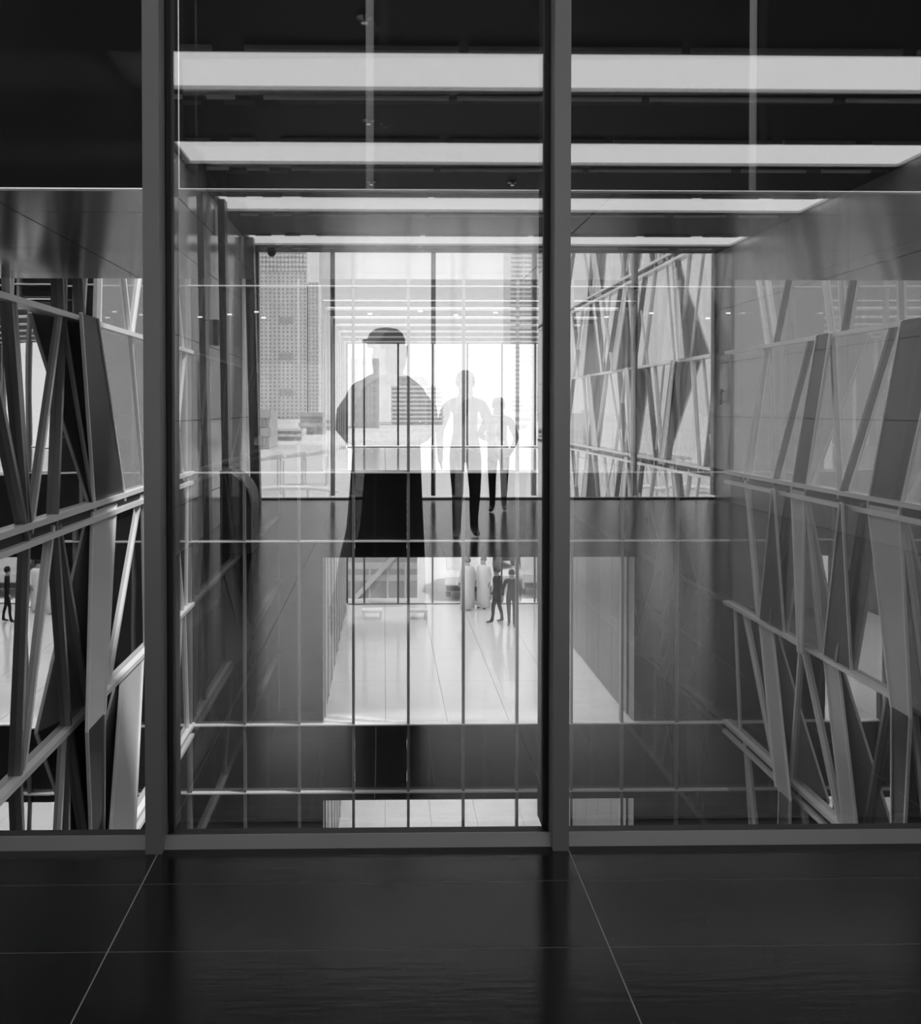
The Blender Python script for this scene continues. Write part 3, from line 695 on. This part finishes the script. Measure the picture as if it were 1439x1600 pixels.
# towers mirrored in the end window
D = 640
t1, x0, x1, Y = facade('tower', 'tall pale tower dotted with small windows, left in the mirrored end window', 399, 480, Z_at(425, D), D, True, 38, 12, (.42, .5), 'concrete', 'window')
box('crown', x0, x1, Y - 28, Y - .5, Z_at(425, D), Z_at(360, D), 'concrete', t1)
me = box_me('crown_screen', -1.1, 1.1, -.6, .6, -1.1, 1.1)
for i in range(9):
    for j in range(14):
        o = obj('crown_screen', me, 'white', t1); o.location = (x0 + (x1 - x0) * (j + .5) / 14, Y + .4, Z_at(425, D) + 3.3 * (i + .5)); o.rotation_euler = (0, math.radians(45), 0)
for i in range(4): box('plant_floor', x0 + 17, x0 + 27, Y, Y + .5, Z_at(500 + 56 * i, D) - 3.2, Z_at(500 + 56 * i, D) + 2, 'concrete2', t1)
facade('tower', 'narrower lower wing tower stepped beside the dotted tower', 481.5, 498, Z_at(441, D), D + .5, True, 36, 3, (.42, .5), 'concrete', 'window')
facade('tower', 'plain pale slab tower behind the stepped wing', 499, 519, Z_at(330, 800), 800, True, 40, 3, (.3, .25), 'white', 'concrete')
facade('tower', 'tower with stacked balcony bands beside the mullion, mirrored', 797, 900, Z_at(350, 520), 520, True, 44, 5, (.9, .4), 'concrete', 'window', style='bands')
# low city strip in front of the towers
for k in range(14):
    px = 395 + k * 37; d = 150 + (k % 4) * 45 + random.uniform(0, 20); w_ = random.uniform(18, 40)
    if 640 < px < 700: continue
    hh = random.uniform(1.5, 6.5)
    facade('low_building', 'low pale building, number %s along the skyline from the dotted tower' % ['one', 'two', 'three', 'four', 'five', 'six', 'seven', 'eight', 'nine', 'ten', 'eleven', 'twelve', 'thirteen', 'fourteen'][k],
           px, px + w_, gz + hh, d, True, 2, 5, (.6, .45), 'concrete' if k % 2 else 'concrete2', 'window', depth=12, style='bands')
# tent canopies and curved ramp near the end window
for k, (px, d) in enumerate(((420, 74), (456, 78), (492, 82))):
    t = root('canopy', ['first', 'second', 'third'][k] + ' white tent canopy from the dark slanted column', 'canopy', group='tent canopies', loc=(X_at(px, d), M(d), gz))
    for sx in (-1.1, 1.1):
        for sy in (-1.1, 1.1): tube('post', [(sx, sy, 0), (sx, sy, 2.6)], .09, 'white', t)
    slab('roof', [(-1.3, -1.3, 2.6), (1.3, -1.3, 2.9), (1.3, 1.3, 3.3), (-1.3, 1.3, 2.8)], (0, 0, 1), .12, 'white', t)
rp = root('ramp', 'white curved ramp outside the mirrored end window', 'ramp')
pts = [at_y(398 + i * 12, 768 + (i * i) * .16, 60) for i in range(11)]
pts = [Vector((p.x, M(62 + .6 * i), p.z)) for i, p in enumerate(pts)]
tube('deck_edge', pts, .16, 'white', rp)
for p in pts[::3]: tube('pillar', [(p.x, p.y, gz), tuple(p)], .12, 'concrete', rp)
# mid-rise and sign tower beyond the far corridor
D = 400
facade('building', 'mid-rise block with dark window bands seen through the far window', 612, 692, Z_at(604, D), D, False, 9, 3, (.9, .4), 'concrete', 'concrete2', style='bands')
facade('building', 'taller pale block behind the banded mid-rise', 624, 670, Z_at(588, D + 60), D + 60, False, 8, 3, (.5, .4), 'concrete2', 'window')
facade('building', 'grey narrow block left of the banded mid-rise', 548, 592, Z_at(560, 330), 330, False, 8, 3, (.5, .5), 'concrete2', 'window')
# low pavilion with ramps right outside the lower storey
pv = root('pavilion', 'low banded pavilion outside the lower far window', 'pavilion')
PV = 32.6; px0, px1 = X_at(528, PV), X_at(652, PV)
for z0_, z1_, m_ in ((gz, gz + .62, 'concrete2'), (gz + .62, gz + .84, 'white'), (gz + .84, gz + 1.06, 'concrete2'), (gz + 1.06, gz + 1.3, 'white'), (gz + 1.3, gz + 2.2, 'concrete2')):
    box('band', px0, px1, PV, PV + 2, z0_, z1_, m_, pv)
for k in range(4): x_ = px0 + .5 + k * .65; box('post', x_ - .03, x_ + .03, PV - .08, PV, gz, gz + 1.3, 'white', pv)
bar('stair_flank', (px0 + .6, PV - .1, gz), (px0 + 2.4, PV - .1, gz + 1.9), (0, -1, 0), .16, .08, 'white', pv)
# parked cars
def car(label, x_, y_, mat, rz):
    r = root('car', label, 'car', group='parked cars', loc=(x_, y_, gz)); r.rotation_euler = (0, 0, rz)
    prof = [(-2.1, .35), (-2.15, .6), (-2.0, .85), (-1.2, .95), (-.7, 1.38), (.6, 1.42), (1.25, .98), (1.95, .85), (2.15, .6), (2.1, .35)]
    slab('body', [(a, -.85, b_) for a, b_ in prof], (0, -1, 0), 1.7, mat, r)
    gp = [(-1.02, .98), (-.66, 1.32), (.55, 1.35), (1.1, .99)]
    for yy_ in (-.865, .85): slab('side_window', [(a, yy_, b_) for a, b_ in gp], (0, -1, 0), .015, 'dark_glass', r)
    for wx in (-1.3, 1.3):
        for wy in (-.86, .68):
            w = lathe('wheel', [(.2, 0), (.32, .02), (.32, .16), (.2, .18)], 'tyre', r, 16); w.rotation_euler = (-math.pi / 2, 0, 0); w.location = (wx, wy, .32)
    for sx in (-2.15, 2.13): box('bumper', sx - .03, sx + .05, -.8, .8, .38, .55, 'gasket', r)
car('white car parked closest outside the lower far window', X_at(735, 34), 34.0, 'car_a', 1.45)
car('dark car parked behind the white one outside', X_at(775, 38), 40.5, 'car_c', 1.7)
car('silver car parked farthest from the lower far window', X_at(835, 36), 34.5, 'car_b', 1.5)
